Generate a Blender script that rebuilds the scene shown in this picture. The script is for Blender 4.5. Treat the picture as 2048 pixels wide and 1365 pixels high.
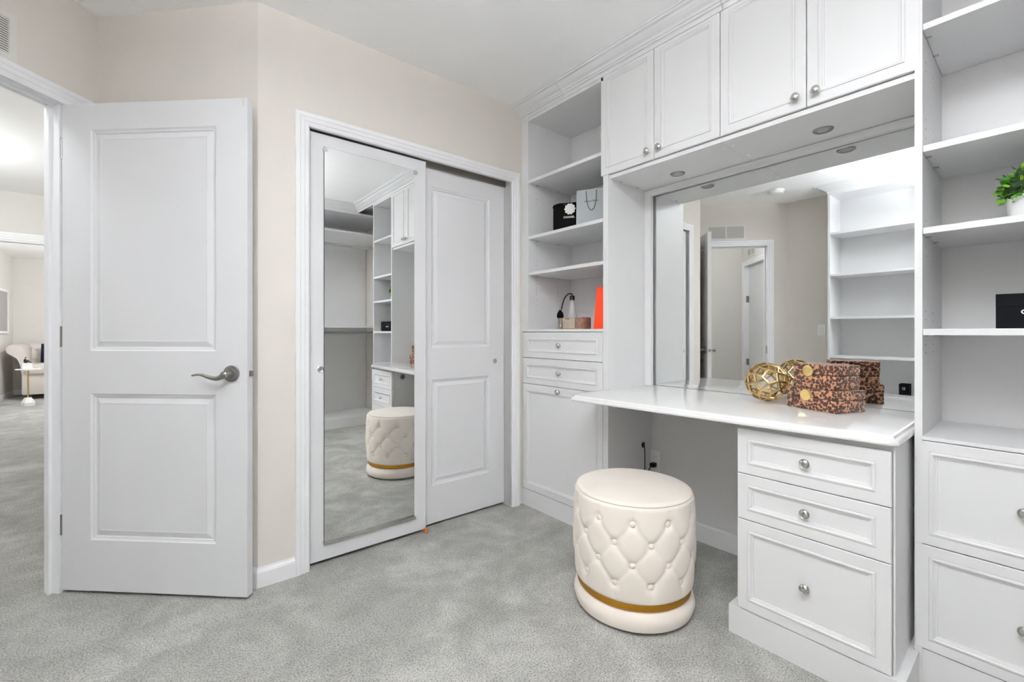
import bpy, bmesh, math, random
from mathutils import Vector, Matrix
random.seed(7)
R = math.radians
scn = bpy.context.scene
col = scn.collection
for o in list(bpy.data.objects):
    bpy.data.objects.remove(o)

# ------------------------------------------------------------ camera, world, exposure
YAW, CAM_H, FPX = 39.6, 1.08, 890.0
cd = bpy.data.cameras.new('camera')
cam = bpy.data.objects.new('camera', cd)
col.objects.link(cam)
cd.sensor_fit = 'HORIZONTAL'
cd.sensor_width = 36.0
cd.lens = FPX / 2048 * 36.0
cd.shift_y = -17.5 / 2048
cd.clip_start = 0.02
cam.location = (0, 0, CAM_H)
cam.rotation_euler = (R(90), 0, R(-YAW))
scn.camera = cam
w = bpy.data.worlds.new('world')
scn.world = w
w.use_nodes = True
w.node_tree.nodes['Background'].inputs[0].default_value = (0.9, 0.95, 1, 1)
w.node_tree.nodes['Background'].inputs[1].default_value = 0.3
scn.view_settings.view_transform = 'Standard'
scn.view_settings.look = 'None'
scn.view_settings.gamma = 1
scn.view_settings.use_curve_mapping = False
scn.view_settings.exposure = 0.39
UPLIGHT_FILL, UPLIGHT_BOWL, LAMP_HALL, FILL_FAR = 600.0, 6.0, 27.0, 64.0      # emission of the hall lamp and the added room, hall and sitting-room lights
scn.cycles.max_bounces = 14
scn.cycles.diffuse_bounces = 8
scn.cycles.glossy_bounces = 6


# ------------------------------------------------------------ materials
def srgb(r, g, b):
    f = lambda c: (c / 12.92 if c <= .04045 else ((c + .055) / 1.055) ** 2.4)
    return (f(r / 255), f(g / 255), f(b / 255), 1)


class NT:
    def __init__(s, name):
        s.m = bpy.data.materials.new(name)
        s.m.use_nodes = True
        s.t = s.m.node_tree
        s.n = s.t.nodes
        s.b = s.n['Principled BSDF']

    def add(s, kind, **kw):
        n = s.n.new(kind)
        for k, v in kw.items():
            if k.startswith('i_'):
                key = k[2:]
                key = int(key) if key.isdigit() else key.replace('_', ' ')
                n.inputs[key].default_value = v
            else:
                setattr(n, k, v)
        return n

    def link(s, a, ao, b, bi):
        s.t.links.new(a.outputs[ao], b.inputs[bi])

    def ramp(s, pts, interp='LINEAR'):
        r = s.n.new('ShaderNodeValToRGB')
        r.color_ramp.interpolation = interp
        e = r.color_ramp.elements
        while len(e) > 1:
            e.remove(e[-1])
        e[0].position, e[0].color = pts[0]
        for p, c in pts[1:]:
            k = e.new(p)
            k.color = c
        return r


MATS = {}


def mat(name, color, rough=.5, metal=0.0, bump=0.0, bscale=200.0, var=0.0, vscale=6.0, spec=.5, coat=0.0, stretch=None):
    t = NT(name)
    b = t.b
    b.inputs['Roughness'].default_value = rough
    b.inputs['Metallic'].default_value = metal
    b.inputs['Specular IOR Level'].default_value = spec
    b.inputs['Coat Weight'].default_value = coat
    tc = t.add('ShaderNodeTexCoord')
    mp = t.add('ShaderNodeMapping')
    if stretch:
        mp.inputs['Scale'].default_value = stretch
    t.link(tc, 'Object', mp, 0)
    n1 = t.add('ShaderNodeTexNoise', i_Scale=vscale, i_Detail=3.0)
    t.link(mp, 0, n1, 0)
    c = color
    lo = (c[0] * (1 - var), c[1] * (1 - var), c[2] * (1 - var), 1)
    hi = tuple(min(1, x * (1 + var)) for x in c[:3]) + (1,)
    rp = t.ramp([(.3, lo), (.7, hi)])
    t.link(n1, 0, rp, 0)
    t.link(rp, 0, b, 'Base Color')
    if bump > 0:
        n2 = t.add('ShaderNodeTexNoise', i_Scale=bscale, i_Detail=2.0)
        t.link(mp, 0, n2, 0)
        bp = t.add('ShaderNodeBump', i_Strength=bump, i_Distance=.002)
        t.link(n2, 0, bp, 'Height')
        t.link(bp, 0, b, 'Normal')
    MATS[name] = t.m
    return t.m


def emis(name, color, strength):
    t = NT(name)
    t.b.inputs['Base Color'].default_value = color
    t.b.inputs['Emission Color'].default_value = color
    t.b.inputs['Emission Strength'].default_value = strength
    MATS[name] = t.m
    return t.m


mat('cabinet_white', srgb(224, 224, 225), .38, bump=.03, bscale=500, var=.008)
mat('trim_white', srgb(238, 238, 240), .42, bump=.02, bscale=120, var=.01)
mat('door_white', srgb(223, 223, 225), .45, bump=.05, bscale=60, var=.012, stretch=(1, 1, .12))
mat('counter_white', srgb(228, 228, 227), .10, var=.012, vscale=40, coat=.4)
mat('wall_beige', srgb(220, 214, 207), .85, bump=.25, bscale=260, var=.01)
mat('wall_pale', srgb(222, 219, 214), .85, bump=.25, bscale=260, var=.01)
mat('ceiling_white', srgb(249, 249, 249), .9, bump=.5, bscale=180, var=.01)
mat('nickel', srgb(206, 203, 200), .1, 1.0, var=.04)
mat('nickel_dark', srgb(150, 147, 143), .28, 1.0, var=.06)
mat('hole_dark', srgb(70, 70, 70), .8)
mat('gold', srgb(196, 168, 118), .26, 1.0, bump=.12, bscale=60, var=.10, vscale=25)
mat('champagne', srgb(206, 194, 172), .3, .8, var=.06, vscale=30)
mat('gold_bright', srgb(240, 212, 140), .32, 1.0, var=.04)
mat('gold_band', srgb(176, 128, 44), .42, 1.0, bump=.6, bscale=900, var=.2, vscale=700)
mat('velvet_cream', srgb(234, 225, 215), .8, bump=.08, bscale=700, var=.025, vscale=9)
MATS['velvet_cream'].node_tree.nodes['Principled BSDF'].inputs['Sheen Weight'].default_value = .25
mat('sofa_linen', srgb(214, 206, 200), .9, bump=.3, bscale=500, var=.03)
mat('navy', srgb(18, 26, 62), .9, bump=.3, bscale=300, var=.1)
mat('black_cloth', srgb(10, 10, 11), .9, bump=.2, bscale=600, spec=.15)
mat('black_gloss', srgb(16, 16, 18), .35)
mat('black_card', srgb(12, 13, 16), .85, spec=.12)
mat('white_ink', srgb(238, 238, 234), .6)
mat('paper_grey', srgb(172, 178, 180), .6, bump=.04, bscale=80, var=.02)
mat('cord_grey', srgb(120, 122, 122), .6, bump=.3, bscale=900)
mat('ink_brown', srgb(72, 60, 52), .6)
mat('orange_card', srgb(232, 62, 4), .5, var=.02)
mat('marble_white', srgb(232, 230, 228), .25, var=.03, vscale=12)
mat('plastic_white', srgb(236, 236, 234), .35)
mat('lens_grey', srgb(176, 178, 178), .25)
mat('ceramic_white', srgb(240, 240, 240), .3)
mat('soil', srgb(46, 36, 28), .95, bump=.6, bscale=200)
mat('wood_chip', srgb(184, 112, 66), .7, var=.1, vscale=90)
mat('art_grey', srgb(168, 166, 164), .5, var=.02, vscale=2)
mat('dark_wood', srgb(38, 30, 26), .5)
emis('uplight_fill', (.95, .975, 1, 1), UPLIGHT_FILL)
emis('uplight_bowl', (.95, .975, 1, 1), UPLIGHT_BOWL)
emis('lamp_hall', (.93, .965, 1, 1), LAMP_HALL)  # shared by the far hall lamp and the added near one
emis('fill_far', (.93, .965, 1, 1), FILL_FAR)

t = NT('mirror_glass')
t.b.inputs['Base Color'].default_value = (.86, .875, .87, 1)
t.b.inputs['Metallic'].default_value = 1
t.b.inputs['Roughness'].default_value = 0.0
MATS['mirror_glass'] = t.m

t = NT('clear_glass')
t.b.inputs['Base Color'].default_value = (.95, .96, .96, 1)
t.b.inputs['Roughness'].default_value = .03
t.b.inputs['Transmission Weight'].default_value = .6
tc = t.add('ShaderNodeTexCoord')
vo = t.add('ShaderNodeTexVoronoi', i_Scale=170.0)
t.link(tc, 'Object', vo, 'Vector')
bp = t.add('ShaderNodeBump', i_Strength=.9, i_Distance=.002)
t.link(vo, 0, bp, 'Height')
t.link(bp, 0, t.b, 'Normal')
MATS['clear_glass'] = t.m


def carpet():
    t = NT('carpet_grey')
    tc = t.add('ShaderNodeTexCoord')
    big = t.add('ShaderNodeTexNoise', i_Scale=3.4, i_Detail=6.0, i_Roughness=.62, i_Distortion=.5)
    mid = t.add('ShaderNodeTexNoise', i_Scale=13.0, i_Detail=5.0, i_Roughness=.65, i_Distortion=.8)
    fine = t.add('ShaderNodeTexNoise', i_Scale=170.0, i_Detail=4.0, i_Roughness=.85)
    for n in (big, mid, fine):
        t.link(tc, 'Object', n, 'Vector')
    rb = t.ramp([(.38, srgb(180, 179, 175)), (.52, srgb(194, 193, 189)), (.64, srgb(211, 210, 206))])
    t.link(big, 0, rb, 0)
    rm = t.ramp([(.36, (.89, .89, .89, 1)), (.62, (1.0, 1.0, 1.0, 1))])
    t.link(mid, 0, rm, 0)
    rf = t.ramp([(.34, (.22, .22, .21, 1)), (.46, (.66, .66, .65, 1)), (.55, (.98, .98, .97, 1)), (.66, (1.0, 1.0, 1.0, 1))])
    t.link(fine, 0, rf, 0)
    m1 = t.add('ShaderNodeMix', data_type='RGBA', blend_type='MULTIPLY')
    m1.inputs[0].default_value = 1
    m2 = t.add('ShaderNodeMix', data_type='RGBA', blend_type='MULTIPLY')
    m2.inputs[0].default_value = 1
    t.link(rb, 0, m1, 6)
    t.link(rm, 0, m1, 7)
    t.link(m1, 2, m2, 6)
    t.link(rf, 0, m2, 7)
    t.link(m2, 2, t.b, 'Base Color')
    bp = t.add('ShaderNodeBump', i_Strength=.7, i_Distance=.006)
    t.link(fine, 0, bp, 'Height')
    t.link(bp, 0, t.b, 'Normal')
    t.b.inputs['Roughness'].default_value = .95
    t.b.inputs['Specular IOR Level'].default_value = .1
    MATS['carpet_grey'] = t.m


carpet()


def leopard():
    t = NT('leopard')
    tc = t.add('ShaderNodeTexCoord')
    no = t.add('ShaderNodeTexNoise', i_Scale=90.0, i_Detail=2.0)
    t.link(tc, 'Object', no, 'Vector')
    mx = t.add('ShaderNodeMix', data_type='RGBA', blend_type='LINEAR_LIGHT')
    mx.inputs[0].default_value = .0035
    t.link(tc, 'Object', mx, 6)
    t.link(no, 'Color', mx, 7)
    vo = t.add('ShaderNodeTexVoronoi', i_Scale=98.0, i_Randomness=.85)
    t.link(mx, 2, vo, 'Vector')
    r = t.ramp([(0, srgb(112, 58, 30)), (.16, srgb(96, 44, 22)), (.24, srgb(46, 20, 12)), (.53, srgb(56, 26, 15)), (.60, srgb(168, 118, 86)), (1, srgb(192, 146, 112))])
    t.link(vo, 0, r, 0)
    t.link(r, 0, t.b, 'Base Color')
    t.b.inputs['Roughness'].default_value = .75
    t.b.inputs['Sheen Weight'].default_value = .2
    n2 = t.add('ShaderNodeTexNoise', i_Scale=1200.0)
    t.link(tc, 'Object', n2, 'Vector')
    bp = t.add('ShaderNodeBump', i_Strength=.4, i_Distance=.001)
    t.link(n2, 0, bp, 'Height')
    t.link(bp, 0, t.b, 'Normal')
    MATS['leopard'] = t.m


leopard()


def sparkle(name, c1, c2):
    t = NT(name)
    tc = t.add('ShaderNodeTexCoord')
    vo = t.add('ShaderNodeTexVoronoi', i_Scale=330.0)
    t.link(tc, 'Object', vo, 'Vector')
    r = t.ramp([(.0, c1), (.45, c2), (.75, srgb(70, 60, 52))])
    t.link(vo, 0, r, 0)
    t.link(r, 0, t.b, 'Base Color')
    t.b.inputs['Metallic'].default_value = .75
    t.b.inputs['Roughness'].default_value = .22
    bp = t.add('ShaderNodeBump', i_Strength=1.0, i_Distance=.002)
    t.link(vo, 0, bp, 'Height')
    t.link(bp, 0, t.b, 'Normal')
    MATS[name] = t.m


sparkle('crystal_silver', srgb(238, 228, 216), srgb(196, 178, 164))
sparkle('crystal_rose', srgb(238, 214, 200), srgb(196, 150, 130))


def leafmat():
    t = NT('leaf_green')
    oi = t.add('ShaderNodeObjectInfo')
    r = t.ramp([(0, srgb(26, 66, 12)), (.5, srgb(58, 120, 22)), (.85, srgb(112, 168, 44)), (1, srgb(160, 196, 60))])
    t.link(oi, 'Random', r, 0)
    t.link(r, 0, t.b, 'Base Color')
    t.b.inputs['Roughness'].default_value = .38
    MATS['leaf_green'] = t.m


leafmat()


# ------------------------------------------------------------ geometry helpers
WM = {}          # world matrix of every root empty


def put(o, label=None, cat=None, group=None, kind=None):
    if label: o['label'] = label
    if cat: o['category'] = cat
    if group: o['group'] = group
    if kind: o['kind'] = kind
    return o


def root(name, loc=(0, 0, 0), rz=0.0, label=None, cat=None, group=None, kind=None):
    o = bpy.data.objects.new(name, None)
    o.empty_display_size = .1
    col.objects.link(o)
    o.location = loc
    o.rotation_euler = (0, 0, rz)
    WM[o] = Matrix.Translation(loc) @ Matrix.Rotation(rz, 4, 'Z')
    return put(o, label, cat, group, kind)


def frame(loc, rz=0.0):
    return Matrix.Translation(loc) @ Matrix.Rotation(rz, 4, 'Z')


class MB:
    def __init__(s):
        s.v, s.f = [], []

    def add(s, v, f, M=None):
        k = len(s.v)
        s.v += [tuple(M @ Vector(p)) if M else tuple(p) for p in v]
        s.f += [tuple(i + k for i in q) for q in f]
        return s

    def box(s, x0, x1, y0, y1, z0, z1, M=None):
        x0, x1 = min(x0, x1), max(x0, x1)
        y0, y1 = min(y0, y1), max(y0, y1)
        z0, z1 = min(z0, z1), max(z0, z1)
        v = [(x, y, z) for z in (z0, z1) for y in (y0, y1) for x in (x0, x1)]
        f = [(0, 2, 3, 1), (4, 5, 7, 6), (0, 1, 5, 4), (2, 6, 7, 3), (0, 4, 6, 2), (1, 3, 7, 5)]
        return s.add(v, f, M)

    def cbox(s, x0, x1, y0, y1, z0, z1, b=.002, M=None):
        """box with its twelve edges chamfered"""
        bm = bmesh.new()
        bmesh.ops.create_cube(bm, size=1)
        for v in bm.verts:
            v.co = Vector(((x0 + x1) / 2 + v.co.x * (x1 - x0), (y0 + y1) / 2 + v.co.y * (y1 - y0), (z0 + z1) / 2 + v.co.z * (z1 - z0)))
        bmesh.ops.bevel(bm, geom=bm.edges[:], offset=b, segments=2, affect='EDGES', profile=.5)
        return s.bm(bm, M)

    def bm(s, bm, M=None):
        bm.verts.index_update()
        s.add([v.co[:] for v in bm.verts], [[v.index for v in f.verts] for f in bm.faces], M)
        bm.free()
        return s

    def lathe(s, prof, seg=32, M=None, close=True):
        """profile (r, z) turned about z"""
        v, f = [], []
        n = len(prof)
        for i in range(seg):
            a = 2 * math.pi * i / seg
            for r, z in prof:
                v.append((r * math.cos(a), r * math.sin(a), z))
        for i in range(seg):
            j = (i + 1) % seg
            for k in range(n - 1):
                f.append((i * n + k, j * n + k, j * n + k + 1, i * n + k + 1))
        if close:
            if prof[0][0] > 1e-6: f.append(tuple(i * n for i in reversed(range(seg))))
            if prof[-1][0] > 1e-6: f.append(tuple(i * n + n - 1 for i in range(seg)))
        return s.add(v, f, M)

    def tube(s, path, r, seg=10, M=None):
        path = [Vector(p) for p in path]
        rr = r if isinstance(r, (list, tuple)) else [r] * len(path)
        v, f = [], []
        up = Vector((0, 0, 1))
        prev = None
        for i, p in enumerate(path):
            d = (path[min(i + 1, len(path) - 1)] - path[max(i - 1, 0)]).normalized()
            if prev is None:
                a = d.cross(up)
                if a.length < .1: a = d.cross(Vector((1, 0, 0)))
            else:
                a = prev - d * prev.dot(d)
            a.normalize()
            prev = a
            b = d.cross(a)
            for k in range(seg):
                t = 2 * math.pi * k / seg
                v.append(p + (a * math.cos(t) + b * math.sin(t)) * rr[i])
        n = len(path)
        for i in range(n - 1):
            for k in range(seg):
                l = (k + 1) % seg
                f.append((i * seg + k, i * seg + l, (i + 1) * seg + l, (i + 1) * seg + k))
        f.append(tuple(reversed(range(seg))))
        f.append(tuple((n - 1) * seg + k for k in range(seg)))
        return s.add(v, f, M)

    def loops(s, w, h, prof, M, back=None):
        """nested rectangles: prof = (inset, y); x 0..w, z 0..h, front towards -y"""
        v, f = [], []
        for i, y in prof:
            v += [(i, y, i), (w - i, y, i), (w - i, y, h - i), (i, y, h - i)]
        n = len(prof)
        for k in range(n - 1):
            for c in range(4):
                d = (c + 1) % 4
                f.append((k * 4 + c, k * 4 + d, k * 4 + 4 + d, k * 4 + 4 + c))
        f.append(tuple((n - 1) * 4 + c for c in range(4)))
        f.append((3, 2, 1, 0))
        return s.add(v, f, M)

    def prism(s, poly, z0, z1, M=None):
        n = len(poly)
        v = [(x, y, z0) for x, y in poly] + [(x, y, z1) for x, y in poly]
        f = [tuple(reversed(range(n))), tuple(range(n, 2 * n))]
        f += [(i, (i + 1) % n, n + (i + 1) % n, n + i) for i in range(n)]
        return s.add(v, f, M)

    def sweep(s, prof, path, M=None):
        """profile (p outwards to the right of travel, z) swept along a flat polyline with mitres"""
        P = [Vector(p) for p in path]
        v, f = [], []
        n = len(prof)
        for i, p in enumerate(P):
            d0 = (P[i] - P[i - 1]).normalized() if i else None
            d1 = (P[i + 1] - P[i]).normalized() if i < len(P) - 1 else None
            n0 = Vector((d0.y, -d0.x)) if d0 else None
            n1 = Vector((d1.y, -d1.x)) if d1 else None
            if n0 is None: m = n1
            elif n1 is None: m = n0
            else:
                m = (n0 + n1)
                m = m / m.dot(n0)
            for q, z in prof:
                v.append((p.x + m.x * q, p.y + m.y * q, z))
        for i in range(len(P) - 1):
            for k in range(n):
                l = (k + 1) % n
                f.append((i * n + k, i * n + l, (i + 1) * n + l, (i + 1) * n + k))
        f.append(tuple(range(n)))
        f.append(tuple((len(P) - 1) * n + k for k in reversed(range(n))))
        return s.add(v, f, M)

    def build(s, name, m, parent=None, smooth=False, sharp=35, origin=None):
        me = bpy.data.meshes.new(name)
        M = Matrix()
        if parent is not None:
            p = parent
            while p.parent: p = p.parent
            M = WM.get(p, Matrix()).inverted()
        off = Vector((0, 0, 0))
        if parent is None and s.v:
            # origin at the base centre
            xs, ys, zs = zip(*s.v)
            off = Vector(((min(xs) + max(xs)) / 2, (min(ys) + max(ys)) / 2, min(zs)))
            M = Matrix.Translation(-off)
        me.from_pydata([tuple(M @ Vector(p)) for p in s.v], [], s.f)
        bm = bmesh.new()
        bm.from_mesh(me)
        bmesh.ops.recalc_face_normals(bm, faces=bm.faces[:])
        if smooth:
            for fc in bm.faces: fc.smooth = True
            for e in bm.edges:
                if len(e.link_faces) == 2 and e.calc_face_angle(0) > R(sharp): e.smooth = False
        bm.to_mesh(me)
        bm.free()
        me.materials.append(MATS[m] if isinstance(m, str) else m)
        o = bpy.data.objects.new(name, me)
        col.objects.link(o)
        o.location = off
        if parent is not None: o.parent = parent
        return o


def bez(p0, p1, p2, p3, n=12):
    o = []
    for i in range(n + 1):
        t = i / n
        o.append(tuple((1 - t) ** 3 * a + 3 * (1 - t) ** 2 * t * b + 3 * (1 - t) * t * t * c + t ** 3 * d for a, b, c, d in zip(p0, p1, p2, p3)))
    return o


def copy_tree(o, parent=None):
    c = o.copy()
    col.objects.link(c)
    c.parent = parent
    if o in WM: WM[c] = WM[o].copy()
    for ch in [k for k in bpy.data.objects if k.parent == o]:
        copy_tree(ch, c)
    return c


# ------------------------------------------------------------ room plan
ZC = 2.4807                              # ceiling
K1 = (.372, 2.1387)                      # outer corner, closet wall / diagonal wall
K2 = (-.156, 2.695)                      # inner corner, diagonal wall / doorway wall
C2 = (-.966, 1.885)                      # inner corner, doorway wall / left wall
XF = 1.836                               # plane of the cabinet fronts
XW = 2.235                               # wall behind the cabinets
YE = -1.38                               # end wall
XL = -.966                               # left wall
AB = math.atan(-.012)
FB = frame((K1[0], K1[1], 0), AB)        # closet wall: x along, y into the wall
FD = frame((C2[0], C2[1], 0), R(45))     # doorway wall
ag = math.atan2(K1[1] - K2[1], K1[0] - K2[0])
FG = frame((K2[0], K2[1], 0), ag)        # diagonal wall
LG = math.hypot(K1[0] - K2[0], K1[1] - K2[1])
LD = .81 * math.sqrt(2)


def struct(name, mb, m, label, cat, smooth=False):
    return put(mb.build(name, m, smooth=smooth), label, cat, kind='structure')


struct('floor', MB().box(-4.5, 4, -1.6, 11.6, -.1, 0), 'carpet_grey', 'grey mottled plush carpet running from the dressing room into the hall', 'carpet')
struct('ceiling', MB().box(-4.5, 4, -1.6, 6.6, ZC, ZC + .1), 'ceiling_white', 'white textured ceiling over the dressing room', 'ceiling')

# closet wall with its opening
OX0, OX1, OZ = .207, 1.375, 2.025
mb = MB()
mb.box(0, OX0, 0, .1, 0, ZC, FB).box(OX1, XW - K1[0] + .1, 0, .1, 0, ZC, FB).box(OX0, OX1, 0, .1, OZ, ZC, FB)
struct('wall_closet', mb, 'wall_beige', 'beige wall around the sliding mirrored closet doors', 'wall')
mb = MB().box(OX0 - .1, OX1 + .1, .55, .6, 0, ZC, FB).box(OX0 - .1, OX0, .1, .6, 0, ZC, FB).box(OX1, OX1 + .1, .1, .6, 0, ZC, FB)
struct('wall_closet_interior', mb, 'wall_beige', 'dim interior wall of the closet behind the sliding doors', 'wall')
struct('wall_diagonal', MB().box(-.06, LG, 0, .08, 0, ZC, FG), 'wall_beige', 'beige angled wall behind the open panel door', 'wall')
DX0, DX1, DZ = .187, 1.052, 2.037
mb = MB().box(-.04, DX0, 0, .085, 0, ZC, FD).box(DX1, LD + .08, 0, .085, 0, ZC, FD).box(DX0, DX1, 0, .085, DZ, ZC, FD)
struct('wall_doorway', mb, 'wall_beige', 'beige wall holding the hall doorway and the air vent', 'wall')
struct('wall_left', MB().box(XL - .1, XL, YE - .1, C2[1] + .02, 0, ZC), 'wall_beige', 'beige wall with the light switch opposite the vanity', 'wall')
struct('wall_end', MB().box(XL, XW + .1, YE - .1, YE, 0, ZC), 'wall_beige', 'beige end wall behind the hanging shelves', 'wall')
struct('wall_cabinet', MB().box(XW, XW + .1, YE, 2.15, 0, ZC), 'wall_beige', 'wall that carries the built-in vanity cabinets', 'wall')

# baseboards
bprof = [(0, 0), (.013, 0), (.013, .062), (.010, .070), (.005, .076), (.004, .082), (0, .082)]
p = [FB @ Vector((x, 0, 0)) for x in (.155, 0)] + [FG @ Vector((0, 0, 0))]
path = [(q.x, q.y) for q in reversed(p)]
struct('baseboard_closet', MB().sweep(bprof, path), 'trim_white', 'white baseboard turning the corner beside the closet casing', 'baseboard')
p = [FD @ Vector((x, 0, 0)) for x in (.0, .127)]
struct('baseboard_left', MB().sweep(bprof, [(XL, 1.43), (C2[0], C2[1]), (p[1].x, p[1].y)]), 'trim_white', 'white baseboard on the beige wall under the light switch', 'baseboard')


# casings: profile swept round the opening in the wall's own plane
def casing(mb, M, x0, x1, z1, wd, th=.016, y=0.0, side=-1):
    prof = [(0, 0), (0, .006), (.006, .009), (wd * .3, .009), (wd * .36, .012), (wd * .62, .013), (wd * .68, th), (wd - .004, th), (wd, th - .004), (wd, 0)]
    v, f = [], []
    n = len(prof)
    for cx, cz, sx, sz in ((x0, 0, -1, 0), (x0, z1, -1, 1), (x1, z1, 1, 1), (x1, 0, 1, 0)):
        for q, t_ in prof:
            v.append((cx + sx * q, y + side * t_, cz + sz * q))
    for i in range(3):
        for k in range(n):
            l = (k + 1) % n
            f.append((i * n + k, i * n + l, (i + 1) * n + l, (i + 1) * n + k))
    f += [tuple(range(n)), tuple(3 * n + k for k in range(n))]
    mb.add(v, f, M)


mb = MB()
casing(mb, FB, OX0 - .003, OX1 + .003, 2.010, .06)
mb.box(OX0 - .003, OX0, 0, .11, 0, OZ, FB).box(OX1, OX1 + .003, 0, .11, 0, OZ, FB).box(OX0, OX1, 0, .012, 2.010, OZ, FB)
struct('trim_1', mb, 'trim_white', 'white moulded casing framing the sliding closet doors', 'casing')
mb = MB()
casing(mb, FD, DX0 + .012, DX1 - .002, 2.022, .064)
casing(mb, FD, DX0 + .012, DX1 - .044, 2.022, .064, y=.085, side=1)
mb.box(DX0, DX0 + .012, -.001, .086, 0, 2.022, FD).box(DX1 - .050, DX1, .016, .086, 0, 2.022, FD).box(DX0, DX1, -.001, .086, 2.022, DZ, FD)
mb.box(DX1 - .062, DX1 - .050, .050, .062, 0, 2.022, FD).box(DX0 + .012, DX0 + .024, .038, .05, 0, 2.022, FD).box(DX0, DX1, .038, .05, 2.010, 2.022, FD)
tr2 = struct('trim_2', mb, 'trim_white', 'white moulded casing and jamb of the hall doorway', 'casing')
mb = MB().box(DX0 + .012, DX0 + .0145, .004, .03, .85, .93, FD)
mb.build('strike_plate', 'nickel', None)['kind'] = 'structure'
sp = bpy.data.objects['strike_plate']
put(sp, 'small nickel strike plate let into the hall door jamb', 'strike plate')

# crown moulding
CR = [(0, 2.405), (.006, 2.405), (.006, 2.425), (.016, 2.426), (.018, 2.433), (.026, 2.435), (.030, 2.442), (.046, 2.449), (.060, 2.459), (.066, 2.466), (.080, 2.468), (.083, 2.474), (.092, 2.476), (.092, ZC - .0005), (0, ZC - .0005)]
yb = K1[1] + (XF - K1[0]) * math.tan(AB) - .0005
YU = -.60                                # front of the hanging unit on the end wall
struct('trim_3', MB().sweep(CR, [(XF, yb), (XF, 1.752)]), 'cabinet_white', 'short length of white crown moulding meeting the closet wall', 'crown moulding')
struct('trim_4', MB().sweep(CR, [(XF, 1.7505), (XF, .858)]), 'cabinet_white', 'white crown moulding above the first upper cabinet doors', 'crown moulding')
struct('trim_5', MB().sweep(CR, [(XF, .8565), (XF, YU), (XL, YU)]), 'cabinet_white', 'white crown moulding turning onto the end wall above the hanging shelves', 'crown moulding')
XU = -.65
struct('trim_6', MB().sweep(CR, [(XL + .001, .549), (XU, .549), (XU, 1.417), (XL + .001, 1.417)]), 'cabinet_white', 'white crown moulding with end returns on top of the open bookcase', 'crown moulding')


# ------------------------------------------------------------ panelled doors
def panel_profile(y0):
    return [(0, y0 + .020), (0, y0), (.004, y0 + .0035), (.009, y0 + .0055), (.013, y0 + .006), (.0145, y0 + .010), (.018, y0 + .0102), (.040, y0 + .0035), (.0425, y0 + .0045), (.045, y0 + .0045)]


def slab_door(parent, M, wd, z0, z1, th, panels, both=False, m='door_white'):
    """slab with rectangular holes, one child per raised panel and side"""
    mb = MB()
    zs = [z0]
    px0, px1 = panels[0][0], panels[0][1]
    for a, b, c, d in panels: zs += [c, d]
    zs.append(z1)
    mb.cbox(0, px0, 0, th, z0, z1, .0015, M).cbox(px1, wd, 0, th, z0, z1, .0015, M)
    for i in range(0, len(zs), 2):
        mb.box(px0 - .002, px1 + .002, 0.00005, th - .00005, zs[i] + (.0015 if i == 0 else 0), zs[i + 1] - (.0015 if i == len(zs) - 2 else 0), M)
    sl = mb.build('slab', m, parent)
    for a, b, c, d in panels:
        P = M @ Matrix.Translation((a, 0, c))
        MB().loops(b - a, d - c, panel_profile(0), P).build('panel', m, parent)
        if both:
            P = M @ Matrix.Translation((b, th, c)) @ Matrix.Rotation(math.pi, 4, 'Z')
            MB().loops(b - a, d - c, panel_profile(0), P).build('panel', m, parent)
    return sl


# open hall door
ha = R(-43.45)
HP = (-.261, 2.606)
FO = frame((HP[0], HP[1], 0), ha)
d1 = root('door_1', (HP[0], HP[1], .013), ha, 'white two-panel hall door standing open with a wavy lever handle', 'door', kind='structure')
slab_door(d1, FO, .80, .013, 2.024, .035, [(.127, .668, .224, .827), (.127, .668, 1.003, 1.914)], both=True)
for side in (0, 1):
    Y = (0 if side == 0 else .035)
    sg = -1 if side == 0 else 1
    Mr = FO @ Matrix.Translation((.735, Y, .913)) @ Matrix.Rotation(R(90) * (1 if side == 0 else -1), 4, 'X')
    rose = MB().lathe([(.0335, 0), (.0335, .004), (.031, .008), (.025, .010), (.023, .014), (.014, .016), (.012, .030), (.0115, .040), (0, .040)], 40, Mr).build('handle_rose', 'nickel_dark', d1, smooth=True)
    pts = bez((.735, Y + sg * .044, .911), (.715, Y + sg * .052, .892), (.700, Y + sg * .050, .897), (.672, Y + sg * .046, .903), 10) + bez((.672, Y + sg * .046, .903), (.650, Y + sg * .043, .908), (.640, Y + sg * .043, .919), (.604, Y + sg * .046, .909), 10)[1:]
    rr = [.0125 - .0085 * (i / 20) ** .7 for i in range(21)]
    mb = MB().tube(pts, rr, 12, FO)
    mb.lathe([(.0125, 0), (.0135, .006), (.013, .018), (.008, .022), (0, .023)], 24, FO @ Matrix.Translation((.735, Y + sg * .030, .913)) @ Matrix.Rotation(R(90) * (1 if side == 0 else -1), 4, 'X'))
    mb.build('lever', 'nickel_dark', rose, smooth=True)
mb = MB().box(.7995, .8015, .006, .029, .885, .942, FO)
lp = mb.build('latch_plate', 'door_white', d1)
MB().box(.8012, .8125, .0095, .0225, .902, .924, FO).build('latch_bolt', 'nickel_dark', lp)
for z in (.24, 1.02, 1.80):
    MB().lathe([(.006, 0), (.006, .085)], 12, FO @ Matrix.Translation((-.006, .002, z))).build('hinge', 'nickel_dark', d1, smooth=True)
chip = MB().box(.783, .7835, -.0006, .0, 1.99, 2.022, FO).build('paint_chip', 'wood_chip', d1)


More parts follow.
